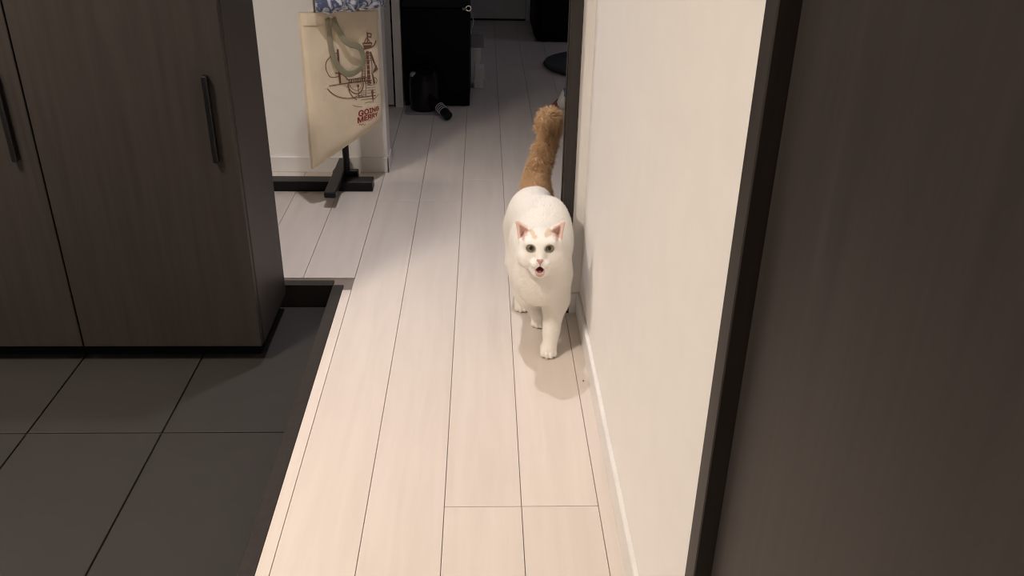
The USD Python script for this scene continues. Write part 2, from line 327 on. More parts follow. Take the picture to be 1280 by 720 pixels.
# tail
TAIL = spline([(0.148, 2.220, 0.285), (0.146, 2.280, 0.320), (0.156, 2.305, 0.360), (0.173, 2.308, 0.412), (0.183, 2.298, 0.458), (0.183, 2.276, 0.494), (0.168, 2.256, 0.506), (0.155, 2.246, 0.484)], 26)
TR = np.interp(np.linspace(0, 1, 26), [0, 0.15, 0.35, 0.6, 0.8, 1], [0.035, 0.033, 0.027, 0.0235, 0.0195, 0.0145])
for i in range(25): cone(TAIL[i], TAIL[i + 1], TR[i], TR[i + 1], 0.014 if i < 4 else 0.004)
# head
hell(0, -0.004, 0.004, 0.0475, 0.046, 0.041, 0.03)
for s in (-1, 1):
    hell(s * 0.026, 0.006, -0.020, 0.028, 0.032, 0.026, 0.014)
    hell(s * 0.020, 0.029, 0.016, 0.015, 0.012, 0.011, 0.012)          # brow
hcone((0, 0.030, 0.010), (0, 0.050, -0.018), 0.0145, 0.0085, 0.012)
for s in (-1, 1): hell(s * 0.0098, 0.0440, -0.0285, 0.0125, 0.0120, 0.0098, 0.010)
hell(0, 0.034, -0.0515, 0.0140, 0.0150, 0.0080, 0.008)
hell(0, 0.020, -0.046, 0.022, 0.022, 0.016, 0.014)
hell(0, 0.050, -0.0425, 0.0088, 0.0140, 0.0058, 0.003, sub=True)
hell(0, 0.050, -0.0375, 0.0055, 0.0150, 0.0050, 0.003, sub=True)
EARS = []
for s in (-1, 1):
    tip = (s * 0.0525, 0.000, 0.0590)
    arc = spline([(s * 0.0185, 0.006, 0.0400), (s * 0.0270, -0.011, 0.0400), (s * 0.0400, -0.015, 0.0320), (s * 0.0465, -0.004, 0.0200), (s * 0.0455, 0.006, 0.0120)], 13)
    for a in arc: hcone(a, tip, 0.0034, 0.0021, 0.0035)
    EARS.append((s, tip, arc))
EYES = []
for s in (-1, 1):
    e = (s * 0.0210, 0.0300, 0.0062); EYES.append((s, e))
    hell(s * 0.0214, 0.0440, 0.0062, 0.0102, 0.0125, 0.0080, 0.002, sub=True, tilt=s * 0.25)

def surface_nets(F, g0, gs):
    s = F < 0; n = np.array(F.shape)
    c = sum(s[i:n[0] - 1 + i, j:n[1] - 1 + j, k:n[2] - 1 + k].astype(np.int8) for i in (0, 1) for j in (0, 1) for k in (0, 1))
    cell = np.argwhere((c > 0) & (c < 8)); idx = np.full(n - 1, -1, np.int64); idx[tuple(cell.T)] = np.arange(len(cell))
    acc = np.zeros((len(cell), 3)); cnt = np.zeros(len(cell))
    for ax in range(3):
        o = [a for a in range(3) if a != ax]
        for i in (0, 1):
            for j in (0, 1):
                p = cell.copy(); p[:, o[0]] += i; p[:, o[1]] += j; q = p.copy(); q[:, ax] += 1
                fa, fb = F[tuple(p.T)], F[tuple(q.T)]; m = (fa < 0) != (fb < 0)
                t = np.where(m, fa / np.where(m, fa - fb, 1), 0); pt = p.astype(float); pt[:, ax] += t
                acc[m] += pt[m]; cnt[m] += 1
    v = g0 + gs * acc / cnt[:, None]; faces = []
    for ax in range(3):
        o = [(ax + 1) % 3, (ax + 2) % 3]; sl = [slice(None)] * 3; sl2 = [slice(None)] * 3; sl[ax] = slice(0, -1); sl2[ax] = slice(1, None)
        A, B = s[tuple(sl)], s[tuple(sl2)]; e = np.argwhere(A != B)
        e = e[(e[:, o[0]] > 0) & (e[:, o[1]] > 0) & (e[:, o[0]] < n[o[0]] - 1) & (e[:, o[1]] < n[o[1]] - 1)]
        def cid(d0, d1): q = e.copy(); q[:, o[0]] -= d0; q[:, o[1]] -= d1; return idx[tuple(q.T)]
        q = np.stack([cid(1, 1), cid(0, 1), cid(0, 0), cid(1, 0)], 1); fl_ = ~A[tuple(e.T)]; q[fl_] = q[fl_][:, ::-1]
        faces += [q[:, [0, 1, 2]], q[:, [0, 2, 3]]]
    return trimesh.Trimesh(v, np.vstack(faces), process=False)
body = surface_nets(field, G0, GS)
lab = trimesh.graph.connected_component_labels(body.face_adjacency, node_count=len(body.faces))
body.update_faces(lab == np.bincount(lab).argmax()); body.remove_unreferenced_vertices()
from scipy.sparse import coo_matrix
e_ = np.vstack([body.faces[:, [0, 1]], body.faces[:, [1, 2]], body.faces[:, [2, 0]]]); e_ = np.vstack([e_, e_[:, ::-1]])
A_ = coo_matrix((np.ones(len(e_)), (e_[:, 0], e_[:, 1])), shape=(len(body.vertices),) * 2).tocsr(); A_.data[:] = 1
vs, dg = np.array(body.vertices), np.asarray(A_.sum(1))
for it in range(5):
    for lam in (0.5, -0.53): vs = vs + lam * (A_ @ vs / dg - vs)
body = trimesh.Trimesh(vs, body.faces, process=False)
tw = np.clip((vs[:, 2] - 0.33) / 0.03, 0, 1) * (vs[:, 1] > 2.2)                                  # the tail's coat is uneven
body.vertices = vs + np.array(body.vertex_normals) * (tw * (meshkit.fbm(vs * np.array([70, 70, 45.0]), 3, 5) - 0.5) * 0.016)[:, None]
body.vertices[:, 2] -= body.vertices[:, 2].min()
V = np.array(body.vertices); N = np.array(body.vertex_normals); HL = hloc(V); HN = N @ HR.T

def smooth01(x, a, b): t = np.clip((x - a) / (b - a), 0, 1); return t * t * (3 - 2 * t)
WHITE, ORANGE, TAN, PINK = np.array([0.93, 0.89, 0.825]), np.array([0.57, 0.39, 0.24]), np.array([0.70, 0.54, 0.38]), np.array([0.82, 0.59, 0.52])
col = np.tile(WHITE, (len(V), 1))
def paint(w, c):
    global col
    w = np.clip(w, 0, 1)[:, None]; col = col * (1 - w) + np.asarray(c) * w
wob = meshkit.fbm(V * 60, 3) - 0.5
dt = np.min(np.linalg.norm(V[:, None] - TAIL[None, ::2], axis=2), axis=1)
near_tail = dt < 0.043
is_tail = smooth01(V[:, 1] + wob * 0.02, 2.216, 2.226) * (V[:, 2] > 0.24)
paint(is_tail, ORANGE)
paint(is_tail * smooth01(meshkit.fbm(V * 45, 3, 3), 0.45, 0.62) * 0.45, (0.36, 0.21, 0.11))
paint(is_tail * smooth01(np.sin(np.argmin(np.linalg.norm(V[:, None] - TAIL[None], axis=2), axis=1) * 1.05) + wob * 3, 0.3, 1.0) * 0.35, (0.36, 0.18, 0.07))
in_head = (np.linalg.norm(HL, axis=1) < 0.105) & (V[:, 1] < 1.91)
# ears: pink inside, thin white edge; a tan patch at the inner foot of each ear
for s, tip, arc in EARS:
    top = np.array(tip); base = np.array([s * 0.036, -0.002, 0.028])
    t = np.clip((HL - base) @ (top - base) / ((top - base) @ (top - base)), 0, 1)
    ear = in_head & (HL[:, 0] * s > 0.014) & (HL[:, 2] > 0.016 + 0.0 * HL[:, 0]) & (t > 0.02)
    edge = np.linalg.norm(HL[:, [0, 2]] - np.array([s * 0.040, 0.036]), axis=1)
    paint(ear * (HN[:, 1] > 0.10) * smooth01(HL[:, 2] + 0.35 * (HL[:, 0] * s - 0.03), 0.020, 0.030) * smooth01(HL[:, 0] * s, 0.026, 0.031), PINK)
    paint(in_head * smooth01(-np.hypot((HL[:, 0] - s * 0.0385) / 0.6, HL[:, 2] - 0.026), -0.010, -0.003) * (HN[:, 1] > 0.0) * 0.55, (0.36, 0.17, 0.14))
    paint(in_head * (HL[:, 1] > -0.012) * smooth01(-np.hypot((HL[:, 0] - s * 0.0170) / 1.15, HL[:, 2] - 0.0375 - 0.45 * (HL[:, 0] * s - 0.017)) + wob * 0.016, -0.0100, -0.0055) * 0.85, TAN)
# eyelids, nose, lips, inside of the mouth
for s, e in EYES:
    paint(in_head * (HL[:, 1] > 0.02) * smooth01(-np.hypot((HL[:, 0] - e[0]) / 1.15, HL[:, 2] - e[2]), -0.0112, -0.0094) * 0.85, (0.26, 0.23, 0.17))
paint(in_head * smooth01(HL[:, 1], 0.036, 0.040) * smooth01(-np.hypot(HL[:, 0], (HL[:, 2] + 0.045) * 0.85), -0.0130, -0.0095) * (HL[:, 2] < -0.038), (0.60, 0.40, 0.36))
mouth = in_head * (((HL[:, 0] / 0.0082) ** 2 + ((HL[:, 2] + 0.0412) / 0.0068) ** 2) < 1.0) * (HL[:, 1] > 0.028)
paint(mouth, (0.17, 0.035, 0.04))
paint(in_head * (HL[:, 1] > 0.046) * (np.abs(HL[:, 0]) < 0.0014) * (HL[:, 2] < -0.024) * (HL[:, 2] > -0.036), (0.45, 0.24, 0.22))

cat = thing('cat', 'white cat with raised orange tail meowing as it walks along the hall', 'cat', (0.13, 2.02, 0))
CO = np.array([0.13, 2.02, 0])
b = trimesh.Trimesh(V - CO, body.faces, process=False)
bp = obj('body', b, 'fur_skin', cat, smooth=True)
UsdGeom.PrimvarsAPI(bp).CreatePrimvar('fur_color', Sdf.ValueTypeNames.Color3fArray, 'vertex').Set(Vt.Vec3fArray.FromNumpy(col.astype(np.float32)))
def hmesh(m):                                       # head-local mesh to the cat's frame
    m = m.copy(); m.vertices = H_C + m.vertices @ HR - CO
    if np.linalg.det(HR) < 0: m.invert()
    return m
for s, e in EYES:
    ball = trimesh.creation.icosphere(4, 0.0112); ball.apply_translation(e)
    ep = obj('eye', hmesh(ball), 'iris', cat, smooth=True)
    pu = trimesh.creation.icosphere(3, 1.0); pu.apply_scale([0.0040, 0.0022, 0.0048]); pu.apply_translation((e[0] + 0.0004, e[1] + 0.0097, e[2] + 0.0008))
    obj('pupil', hmesh(pu), 'pupil', ep, smooth=True)
    ang = np.linspace(0, 2 * PI, 33)[:-1]
nz = tri(m3.Manifold.batch_hull([m3.Manifold.sphere(0.0022, 16).translate(p) for p in ((-0.0056, 0.0565, -0.0165), (0.0056, 0.0565, -0.0165), (0, 0.0588, -0.0240), (0, 0.0580, -0.0180))]).refine_to_length(0.0012))
obj('nose', hmesh(nz), 'nose_skin', cat, smooth=True)
tg = trimesh.creation.icosphere(3, 1.0); tg.apply_scale([0.0058, 0.009, 0.0024]); tg.apply_translation((0, 0.036, -0.0462))
obj('tongue', hmesh(tg), 'tongue_skin', cat, smooth=True)

def curves(name, P, w0, w1, m, parent, label=None, kind=None):
    n, k = P.shape[:2]
    c = UsdGeom.BasisCurves.Define(stage, numbered(par(parent) + '/' + name))
    c.CreateTypeAttr('linear'); c.CreateCurveVertexCountsAttr(Vt.IntArray.FromNumpy(np.full(n, k, np.int32)))
    c.CreatePointsAttr(Vt.Vec3fArray.FromNumpy(P.reshape(-1, 3).astype(np.float32)))
    c.CreateWidthsAttr(Vt.FloatArray.FromNumpy(np.tile(np.linspace(w0, w1, k), n).astype(np.float32))); c.SetWidthsInterpolation('vertex')
    UsdShade.MaterialBindingAPI.Apply(c.GetPrim()).Bind(M[m])
    return tag(c.GetPrim(), label, None, None, kind)
# short fur
def fur(name, sel, count, length, m, label, lift, wide=0.00035):
    A = body.area_faces * sel
    f = rng.choice(len(A), count, p=A / A.sum()); r1, r2 = np.sqrt(rng.random(count)), rng.random(count)
    bc = np.stack([1 - r1, r1 * (1 - r2), r1 * r2], 1); T = body.faces[f]
    p = np.einsum('nk,nkd->nd', bc, V[T]); n = np.einsum('nk,nkd->nd', bc, N[T])
    hl = hloc(p); ln = length(p, hl) * (0.7 + 0.6 * rng.random(count))
    comb = np.where((p[:, 1] < 1.90)[:, None], -hf * 0.8 + hr * np.sign(hl[:, :1]) * 0.3, np.array([0.0, 0.75, -0.55]))
    comb = comb - n * np.sum(comb * n, 1, keepdims=True)
    d1 = n * lift + comb * 0.9 + rng.normal(0, 0.18, (count, 3)); d1 /= np.linalg.norm(d1, axis=1, keepdims=True)
    d2 = n * lift * 0.4 + comb * 1.1 + rng.normal(0, 0.22, (count, 3)); d2 /= np.linalg.norm(d2, axis=1, keepdims=True)
    p = p - n * 0.0006
    P = np.stack([p, p + d1 * ln[:, None] * 0.5, p + d1 * ln[:, None] * 0.5 + d2 * ln[:, None] * 0.5], 1)
    P[..., 2] = np.maximum(P[..., 2], 0.0004)
    curves(name, P - CO, wide, wide * 0.3, m, cat, label, 'stuff')
fc = V[body.faces].mean(1); fhl = hloc(fc); fcol = col[body.faces].mean(1)
face_w = np.linalg.norm(fcol - WHITE, axis=1) < 0.05
tail_f = is_tail[body.faces].mean(1) > 0.5
bare = (np.linalg.norm(fhl, axis=1) < 0.1) & (fhl[:, 1] > 0.030) & (fc[:, 1] < 1.91)
fur('fur', face_w & ~tail_f & ~bare, 110000, lambda p, hl: np.where((p[:, 1] < 1.905) & (p[:, 2] > 0.24), 0.0035, np.where(p[:, 2] < 0.06, 0.0025, 0.0055)), 'white_fur', 'short white fur', 0.45)
fur('fur', tail_f, 15000, lambda p, hl: 0.010 + 0.010 * meshkit.fbm(p * 55, 2, 9), 'orange_fur', 'fluffy orange tail fur', 0.9, 0.0006)
# whiskers and brow hairs
wh = []
for s in (-1, 1):
    for i in range(7):
        a = np.array([s * (0.012 + 0.002 * (i % 3)), 0.050, -0.025 - 0.0022 * (i // 2)]); d = np.array([s * 1.0, 0.12 - 0.1 * (i % 2), 0.28 - 0.13 * i])
        d /= np.linalg.norm(d); t = np.linspace(0, 0.05, 7)
        wh.append([hw(*(a + d * q - np.array([0, 6.0, 5.0]) * q * q)) - CO for q in t])
curves('whisker', np.array(wh), 0.0004, 0.0001, 'whisker', cat, 'long white whiskers')
# ------------------------------------------------------------------ objects
# --- tote bag: a slumped canvas bag, built on a (u right-to-left, v top-to-bottom) sheet in front of the partition
B_TR, B_BR = np.array([-0.3645, 3.130, 0.620]), np.array([-0.3705, 3.140, 0.228])
B_TL, B_BL = np.array([-0.575, 2.868, 0.655]), np.array([-0.580, 2.876, 0.140])
BN = np.array([0.785, -0.62, 0.0])
def bag_mid(u, v):
    u, v = np.asarray(u)[..., None], np.asarray(v)[..., None]
    return (B_TR * (1 - u) + B_TL * u) * (1 - v) + (B_BR * (1 - u) + B_BL * u) * v
def bag_puff(u, v):
    e = np.clip(np.minimum(u, 1 - u) / 0.16, 0, 1); g = np.clip((1 - v) / 0.12, 0, 1)
    fold = 0.0035 * np.sin(u * 9 + v * 7) * v + 0.004 * np.sin(v * 16 - u * 5) * np.clip(1 - v * 2.5, 0, 1)
    return (0.006 + 0.026 * np.sqrt(np.clip(1 - (1 - e) ** 2, 0, 1)) * np.sqrt(np.clip(1 - (1 - g) ** 2, 0, 1)) * (0.25 + 0.75 * v)) + fold * e * g
def bag_front(u, v, off=0.0): return bag_mid(u, v) + BN * (bag_puff(u, v) + off)[..., None]
tote = thing('tote_bag', 'cream canvas tote bag with a brown ship print and red lettering hanging at the left', 'bag', tuple(B_TL * [1, 1, 0]))
TO = B_TL * [1, 1, 0]
nu, nv = 40, 48
U, Vv = np.meshgrid(np.linspace(0, 1, nu), np.linspace(0, 1, nv), indexing='ij')
def sheet(P, flip=False):
    i, j = np.meshgrid(np.arange(P.shape[0] - 1), np.arange(P.shape[1] - 1), indexing='ij'); n = P.shape[1]
    a = i * n + j; q = np.stack([a, a + n, a + n + 1, a + 1], -1).reshape(-1, 4)
    if flip: q = q[:, ::-1]
    return trimesh.Trimesh(P.reshape(-1, 3), np.vstack([q[:, [0, 1, 2]], q[:, [0, 2, 3]]]), process=False)
fsh = sheet(bag_front(U, Vv)); bsh = sheet(bag_mid(U, Vv) - BN * (bag_puff(U, Vv) * 0.9)[..., None], True)
rim = []
for (a, b) in (((0, slice(None)), False), ((-1, slice(None)), True), ((slice(None), -1), False)):
    F_, K_ = bag_front(U, Vv)[a], (bag_mid(U, Vv) - BN * (bag_puff(U, Vv) * 0.9)[..., None])[a]
    rim.append(sheet(np.stack([F_, K_], 1), b))
bag_m = cat_([fsh, bsh] + rim); bag_m.vertices -= TO
obj('bag_body', bag_m, 'canvas', tote, smooth=50)
hem = sheet(bag_front(*np.meshgrid(np.linspace(0, 1, 30), np.linspace(0.0, 0.075, 4), indexing='ij'), off=0.0022)); hem.vertices -= TO
obj('hem', hem, 'canvas', tote, smooth=50)
# drafting units of the print: 38 units across 0.45 of the bag's width, 138 down its right edge
def draft(x, y):
    x, y = np.asarray(x, float) - 3.5, np.asarray(y, float) - 3.0
    u = (474.5 + 5 * (y - 14) / 138 - x) / 86.5
    return u, (y - 14) / (138 + (476 - x) * 0.62)
def printed(polys, m, name, label=None, lift=0.0012, step=1.2):
    out = []
    for pg in polys:
        for g in (pg.geoms if hasattr(pg, 'geoms') else [pg]):
            if g.area < 1e-4: continue
            vv, ff = trimesh.creation.triangulate_polygon(g, engine='earcut') if True else None
            vv, ff = trimesh.remesh.subdivide_to_size(np.c_[vv, np.zeros(len(vv))], ff, step)
            u, v = draft(vv[:, 0], vv[:, 1]); P = bag_front(u, v, lift)
            t = trimesh.Trimesh(P - TO, ff, process=False)
            if (t.face_normals @ BN).mean() < 0: t.invert()
            out.append(t)
    return obj(name, cat_(out), m, tote, smooth=60, label=label)
def ln(pts, w): return LineString(pts).buffer(w / 2, cap_style=2, join_style=1)
def curve(pts, w, n=14): return ln(spline([(a, b) for a, b in pts], n), w)
ship = [Polygon([(461.0, 64), (463.6, 64), (464.6, 103), (460.2, 103)]).difference(unary_union([sbox(459, y, 466, y + 0.9) for y in range(68, 102, 6)])),
        Polygon([(456.0, 54), (468.5, 54), (466.6, 60.5), (458.2, 60.5)]).difference(sbox(457.5, 55.6, 467, 57.2)),
        ln([(462.6, 54), (461.6, 41)], 0.8), Polygon([(461.8, 42), (467.6, 43.4), (467.0, 48.6), (462.2, 47.6)]).difference(Polygon([(462.9, 43.6), (466.4, 44.4), (466, 47.3), (463.1, 46.6)])),
        ln([(458.2, 54), (461.8, 47.8), (465.8, 54)], 0.8), curve([(454.8, 63.5), (459, 61.5), (466, 60), (473.2, 52)], 1.5),
        ln([(457.6, 65), (453.4, 99)], 0.7), ln([(460.6, 65), (457.6, 99)], 0.7)] + [ln([(457.4 - 0.12 * (y - 65), y), (460.6 - 0.085 * (y - 65), y)], 0.55) for y in range(67, 99, 3)]
ship += [ln([(463.8, 65), (469.5, 79)], 0.8), ln([(465.8, 65), (471.5, 83)], 1.6), Polygon([(467.2, 90), (472.8, 81), (474.4, 87)]), ln([(466, 92), (475, 86)], 0.8), curve([(465.6, 72), (467, 82), (466.2, 92)], 0.7)]
ship += [ln([(466 + 0.5 * i, 66 + 3 * i), (463 + 0.2 * i, 67 + 3 * i)], 0.5) for i in range(4)]
ship += [ln([(437, 97), (461, 95.5)], 0.9), ln([(437, 101), (466, 99.5)], 1.1)] + [ln([(x, 96.6), (x, 100.4)], 0.8) for x in np.arange(438.5, 460, 2.6)]
ship += [curve([(437, 102), (441, 112), (448, 114.5), (453.5, 109), (455, 101.5)], 1.2), curve([(438.5, 102), (443, 109.5), (448, 110.5), (452, 107), (453, 101.8)], 0.6), curve([(437, 108), (441, 117), (446, 122)], 1.0),
         Point(448.4, 105.2).buffer(1.5), ln([(448.4, 106), (448.6, 120)], 0.8), curve([(458, 101), (461, 104), (464.5, 103.4), (465, 101)], 0.8), curve([(457.4, 101), (458, 110), (457, 119)], 0.7),
         Polygon([(464.2, 113), (466.4, 110), (467.2, 113), (466.2, 125), (465.2, 125)]), ln([(437, 119.6), (470, 118.2)], 1.0), ln([(451, 122.4), (469, 121.6)], 0.7), curve([(443, 119), (449, 117), (455, 119)], 0.8)]
ship += [ln([(459, y), (470 + 0.4 * (y % 3), y - 0.5)], 0.55) for y in (105.5, 108.5, 111.6, 114.8)] + [ln([(451, y), (457, y)], 0.5) for y in (111.5, 114, 116.2)]
ship += [Polygon([(466.5, 92), (468, 92), (470.4, 103), (467.6, 104.5)]), curve([(469, 96), (472.5, 99), (471, 104)], 0.8)]
ship += [curve([(441, 128), (446, 130), (452, 131)], 0.6), curve([(455, 127), (458, 126), (466, 125.5)], 0.5), curve([(467, 122.5), (471, 119.5), (474.5, 116.5)], 0.6)]
ship += [affinity.translate(p, 0, 0) for p in (curve([(437, 97), (430, 90), (423, 88)], 1.0), curve([(437, 119.6), (424, 116), (414, 106)], 1.0), ln([(437, 101), (416, 103)], 1.0), ln([(428, 101), (427, 60)], 2.2), curve([(427, 64), (414, 74), (417, 92)], 0.8), curve([(427, 92), (421, 93), (417, 92)], 0.8))]
printed(ship, 'brown_ink', 'ship_print', 'brown line drawing of a sailing ship')
def text_poly(txt):
    t = meshkit.text_mesh(txt, 1.0, 0.01, True)
    sl = t.section(plane_origin=[0, 0, 0.005], plane_normal=[0, 0, 1]); p2, T = sl.to_2D()
    g = unary_union(p2.polygons_full); return affinity.translate(g, T[0, 3], T[1, 3])
def lettering(txt, x0, x1, y0, y1, h0, h1):
    """Text whose foot runs from (x0, y0) to (x1, y1), its height going from h0 to h1."""
    g = text_poly(txt); a, b, c, d = g.bounds
    from shapely.ops import transform
    def f(x, y, z=None):
        x, y = np.asarray(x), np.asarray(y); s = (x - a) / (c - a); s2 = s * (1.25 - 0.25 * s)
        return x0 + (x1 - x0) * s2, y0 + (y1 - y0) * s2 - (h0 + (h1 - h0) * s2) * (y - b) / (d - b)
    return transform(f, g.segmentize(0.08))
printed([lettering('GOING', 447.4, 472.8, 143.2, 136.4, 7.6, 5.2).buffer(0.12)], 'red_ink', 'lettering', 'dark red bold lettering', step=0.8)
printed([lettering('MERRY', 446.4, 470.4, 151.2, 143.2, 7.2, 4.6).buffer(0.12)], 'red_ink', 'lettering', 'dark red bold lettering', step=0.8)
printed([curve([(448, 154), (449.4, 152.6), (450.6, 153.8), (452, 152.2), (453.2, 153.2), (455, 151.8)], 0.5, 30), curve([(456, 147.6), (460, 148), (464, 146.4)], 0.35)], 'red_ink', 'script_line')
def band(pts, w, thick, n=60):
    p = spline(pts, n); t = np.gradient(p, axis=0); t /= np.linalg.norm(t, axis=1, keepdims=True)
    s = np.cross(t, BN); s /= np.linalg.norm(s, axis=1, keepdims=True); nn = np.cross(s, t)
    prof = [(-1, 0), (-0.8, 1), (0.8, 1), (1, 0), (0.8, -1), (-0.8, -1)]
    R_ = np.stack([p + s * (a * w / 2) + nn * (b * thick / 2) for a, b in prof] , 1); R_ = np.concatenate([R_, R_[:, :1]], 1)
    return sheet(R_)
def dpt(x, y, off): u, v = draft(x, y); return bag_front(np.array(u), np.array(v), off) - TO
st = band([dpt(424, 24, 0.006), dpt(430, 44, 0.012), dpt(438, 54, 0.016), dpt(447, 57, 0.018), dpt(452.5, 68, 0.018), dpt(451.5, 79, 0.017), dpt(446, 85.5, 0.015), dpt(434, 89, 0.012), dpt(424, 78, 0.009), dpt(419, 50, 0.006), dpt(418, 24, 0.004)], 0.021, 0.004)
obj('strap', st, 'strap_cloth', tote, smooth=60, label='limp greenish strap loop')
st2 = band([B_TR - TO + [-0.05, -0.045, -0.01], B_TR - TO + [-0.09, -0.05, 0.12], np.array([-0.50, 3.046, 0.975]) - TO, B_TL - TO + [0.05, 0.07, 0.14], B_TL - TO + [0.045, 0.056, -0.01]], 0.022, 0.004)
obj('strap', st2, 'strap_cloth', tote, smooth=60)
# --- patterned cloth bag hanging above it
pb = thing('cloth_pouch', 'blue and white patterned cloth bag hanging above the cream tote', 'bag', (-0.46, 3.03, 0))
def pouch_p(u, v):
    c = np.stack([-0.335 - 0.19 * u, 3.115 - 0.225 * u, 0.978 - v * (0.345 - 0.006 * np.sin(u * 21) - 0.015 * u)], -1)
    e = np.clip(np.minimum(u, 1 - u) / 0.25, 0, 1); g = np.clip((1 - v) / 0.12, 0, 1)
    return c, 0.004 + 0.030 * np.sqrt(1 - (1 - e) ** 2) * np.sqrt(1 - (1 - g) ** 2) * (0.3 + 0.7 * v) + 0.005 * np.sin(u * 34 + 2 * v) * e * v
c_, pf = pouch_p(U, Vv); Fp, Kp = c_ + BN * pf[..., None], c_ - BN * (pf * 0.6)[..., None]
pm = cat_([sheet(Fp), sheet(Kp, True), sheet(np.stack([Fp[0], Kp[0]], 1)), sheet(np.stack([Fp[-1], Kp[-1]], 1), True), sheet(np.stack([Fp[:, -1], Kp[:, -1]], 1))])
pm.vertices -= [-0.46, 3.03, 0]
obj('pouch_body', pm, 'print_cloth', pb, smooth=50)
obj('cord', tube(spline([(0.0, 0.0, 0.97), (-0.012, 0.004, 1.05), (-0.04, 0.004, 1.147), (-0.062, 0.02, 1.05), (-0.075, 0.02, 0.97)], 24), 0.003), 'strap_cloth', pb)
# --- hanger stand that carries both
hs = thing('hanger_stand', 'black hanger stand with a flat bar foot under the tote bag', 'stand', (-0.50, 3.06, 0))
obj('foot_bar', box(-0.30, 0.101, -0.036, 0.024, 0, 0.038, 0.003), 'black_plastic', hs)
obj('bracket', box(-0.05, 0.042, 0.026, 0.060, 0, 0.055, 0.003), 'black_plastic', hs)
obj('foot_bar', box(-0.045, -0.005, -0.20, 0.165, 0.0385, 0.060, 0.003), 'black_plastic', hs)
obj('pole', lathe([(0, 0.055), (0.012, 0.055), (0.012, 1.60), (0.008, 1.612), (0, 1.612)], 20).apply_translation([0.0, 0.048, 0]), 'black_plastic', hs)
for i, (zz, dx) in enumerate(((0.895, 1), (1.12, -1), (1.5, 1))):
    obj('hook', tube(spline([(0, 0.042, zz + 0.02), (0.0, -0.01, zz), (0.0, -0.035, zz + 0.005), (0.0, -0.042, zz + 0.03)], 16), 0.005), 'black_plastic', hs)

# --- tall black cabinet
bc = thing('tall_cabinet', 'tall narrow black cabinet at the back left, behind the small vacuum', 'cabinet', (-0.217, 4.45, 0))
obj('carcass', box(-0.153, 0.153, -0.283, 0.30, 0.0, 1.5, 0.003), 'black_panel', bc)
obj('lower_front', box(-0.151, 0.151, -0.300, -0.2835, 0.012, 0.452, 0.002), 'black_panel', bc)
obj('upper_front', box(-0.151, 0.151, -0.300, -0.2835, 0.457, 1.49, 0.002), 'black_cloth', bc)
kc = thing('cord_clip', 'small silver clip with dangling cord on the edge of the tall black cabinet', 'clip', (-0.060, 4.143, 0))
ring = trimesh.creation.torus(0.011, 0.0028, 32, 10); ring.apply_transform(trimesh.transformations.rotation_matrix(PI / 2, [1, 0, 0])); ring.apply_translation([-0.006, 0.002, 0.455])
obj('ring', ring, 'chrome', kc)
obj('clasp', box(-0.034, -0.015, -0.004, 0.004, 0.448, 0.458, 0.002), 'grey_plastic', kc)
obj('cord', tube(spline([(0.0, 0.002, 0.447), (0.010, 0.0, 0.425), (0.016, 0.0, 0.398), (0.010, 0.001, 0.372), (0.005, 0.001, 0.345)], 20), 0.0025), 'grey_plastic', kc)
# --- small canister vacuum on its grey base
va = thing('vacuum', 'small black canister vacuum with white-ringed hose on a grey base plate', 'vacuum cleaner', (-0.268, 4.075, 0))
plate = sbox(-0.060, -0.036, 0.070, 0.034).buffer(0.036, 16)
obj('base_plate', cat_([extr(plate, 0.007), extr(plate.buffer(-0.003), 0.010)]), 'grey_plastic', va, label='grey rounded base plate')
obj('canister', lathe([(0, 0.011), (0.056, 0.011), (0.064, 0.018), (0.068, 0.05), (0.068, 0.140), (0.065, 0.150), (0.065, 0.156), (0.067, 0.160), (0.062, 0.178), (0.042, 0.188), (0, 0.190)], 48).apply_translation([-0.004, 0.0, 0]), 'black_plastic', va)
obj('handle', tube(spline([(0.030, -0.038, 0.160), (0.046, -0.036, 0.185), (0.030, 0.0, 0.203), (0.0, 0.03, 0.200), (-0.02, 0.04, 0.178)], 24), 0.006), 'black_plastic', va)
obj('knob', lathe([(0, 0), (0.014, 0), (0.015, 0.010), (0.010, 0.018), (0, 0.020)], 24).apply_translation([-0.050, -0.030, 0.170]), 'grey_plastic', va)
hp = spline([(0.030, -0.056, 0.085), (0.048, -0.085, 0.070), (0.078, -0.125, 0.048), (0.112, -0.170, 0.0245)], 30)
hose = obj('hose', tube(hp, np.interp(np.linspace(0, 1, 30), [0, 0.3, 0.36, 0.75, 0.8, 1], [0.012, 0.014, 0.0195, 0.0205, 0.0225, 0.0215]), 20), 'black_plastic', va)
for k in (15, 17, 19, 21):
    t = hp[k + 1] - hp[k]; t /= np.linalg.norm(t)
    rg = trimesh.creation.torus(0.0206, 0.0016, 28, 8); rg.apply_transform(trimesh.geometry.align_vectors([0, 0, 1], t)); rg.apply_translation(hp[k])
    obj('ring', rg, 'pale_plastic', hose, label='pale ring around the hose' if k == 15 else None)
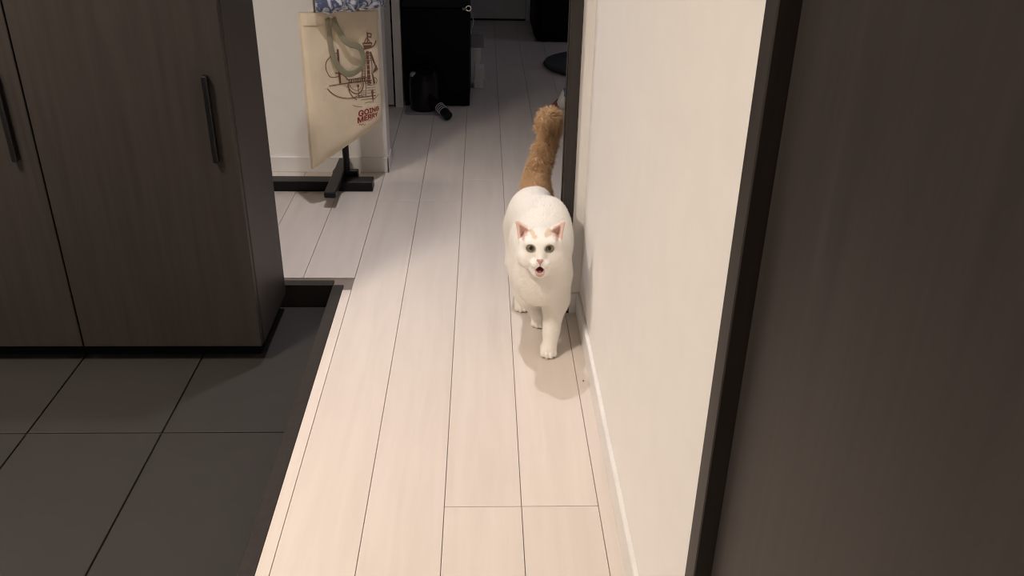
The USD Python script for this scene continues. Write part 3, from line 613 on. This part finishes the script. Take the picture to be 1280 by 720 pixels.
# --- stack of cartons beside the cabinet
def carton(name, label, m, x0, x1, y0, y1, z0, z1):
    t = thing(name, label, 'box', ((x0 + x1) / 2, (y0 + y1) / 2, z0), group='cartons stacked beside the black cabinet'); a, b, h = (x1 - x0) / 2, (y1 - y0) / 2, z1 - z0
    obj('box_body', box(-a, a, -b, b, 0, h * 0.8, 0.0012), m, t); obj('lid', box(-a - 0.0006, a + 0.0006, -b - 0.0006, b + 0.0006, h * 0.8, h, 0.0012), m, t)
carton('small_carton', 'white small carton at the bottom of the stack beside the black cabinet', 'white_card', -0.046, 0.000, 4.500, 4.60, 0.0, 0.046)
carton('small_carton', 'white small carton, second from the bottom of the stack beside the black cabinet', 'white_card', -0.043, 0.006, 4.500, 4.60, 0.046, 0.100)
carton('small_carton', 'narrowest white carton in the middle of the stack beside the black cabinet', 'white_card', -0.041, -0.016, 4.505, 4.60, 0.100, 0.140)
carton('small_carton', 'white upright carton just under the grey top carton of the stack', 'white_card', -0.046, -0.011, 4.500, 4.60, 0.140, 0.203)
carton('small_carton', 'grey carton on top of the stack beside the black cabinet', 'grey_card', -0.0605, 0.004, 4.500, 4.60, 0.203, 0.284)
# --- large black piece at the back right
bs = thing('storage_unit', 'large black rounded storage unit in the far right corner of the dark room', 'furniture', (0.72, 5.95, 0))
rb = sbox(-0.40, -0.33, 0.40, 0.33).buffer(-0.05).buffer(0.05, 10)
obj('unit_body', cat_([extr(rb, 0.82).apply_translation([0, 0, 0.03]), extr(rb.buffer(-0.012), 0.02).apply_translation([0, 0, 0.012])]), 'black_panel', bs)
for sx in (-1, 1):
    for sy in (-1, 1): obj('foot', lathe([(0, 0), (0.025, 0), (0.025, 0.0125), (0, 0.0125)], 16).apply_translation([sx * 0.33, sy * 0.26, 0]), 'black_plastic', bs)
# --- round floor cushion
rc = thing('floor_cushion', 'dark round flat floor cushion half hidden behind the door frame', 'cushion', (0.622, 4.965, 0))
obj('cushion_body', lathe([(0, 0), (0.25, 0), (0.268, 0.004), (0.280, 0.014), (0.282, 0.022), (0.276, 0.034), (0.25, 0.043), (0.15, 0.047), (0, 0.048)], 64), 'charcoal_cloth', rc)
obj('piping', trimesh.creation.torus(0.282, 0.003, 64, 8).apply_translation([0, 0, 0.020]), 'black_cloth', rc)
# --- red, white and blue pouch by the post
sp = thing('snack_pouch', 'red and white pouch with blue on top lying behind the dark door frame', 'pouch', (0.42, 4.12, 0))
def pillow(poly, t):
    g = poly.segmentize(0.006); vv, ff = trimesh.creation.triangulate_polygon(g, engine='earcut')
    vv, ff = trimesh.remesh.subdivide_to_size(np.c_[vv, np.zeros(len(vv))], ff, 0.008)
    d = np.array([g.exterior.distance(Point(p[0], p[1])) for p in vv]); h = t * np.sqrt(np.clip(1 - (1 - np.clip(d / 0.03, 0, 1)) ** 2, 0, 1)) + 0.0006
    a = np.c_[vv[:, 0], -h, vv[:, 1]]; b = np.c_[vv[:, 0], h, vv[:, 1]]
    return trimesh.Trimesh(np.vstack([a, b]), np.vstack([ff, ff[:, ::-1] + len(a)]), process=False)
obj('pouch_body', pillow(Polygon([(-0.052, 0.001), (-0.066, 0.020), (-0.070, 0.036), (-0.062, 0.058), (-0.046, 0.094), (0.08, 0.10), (0.085, 0.001)]), 0.016), 'white_film', sp)
obj('blue_panel', pillow(Polygon([(-0.050, 0.056), (-0.041, 0.101), (0.082, 0.106), (0.084, 0.052)]), 0.021).apply_translation([0, 0, 0]), 'blue_film', sp)
obj('red_panel', pillow(Polygon([(-0.108, 0.003), (-0.100, 0.010), (-0.066, 0.044), (-0.04, 0.048), (0.02, 0.046), (0.02, 0.001)]), 0.010).apply_translation([0, 0.022, 0.0]), 'red_film', sp)
# --- a crumb on the floor
cr = trimesh.creation.icosphere(2, 0.0016); cr.apply_scale([1, 1.3, 0.8]); cr.apply_translation([0.2405, 1.776, 0.00125])
obj('crumb', cr, 'claw', None, True, 'tiny dark crumb on the floor by the right wall', 'crumb')
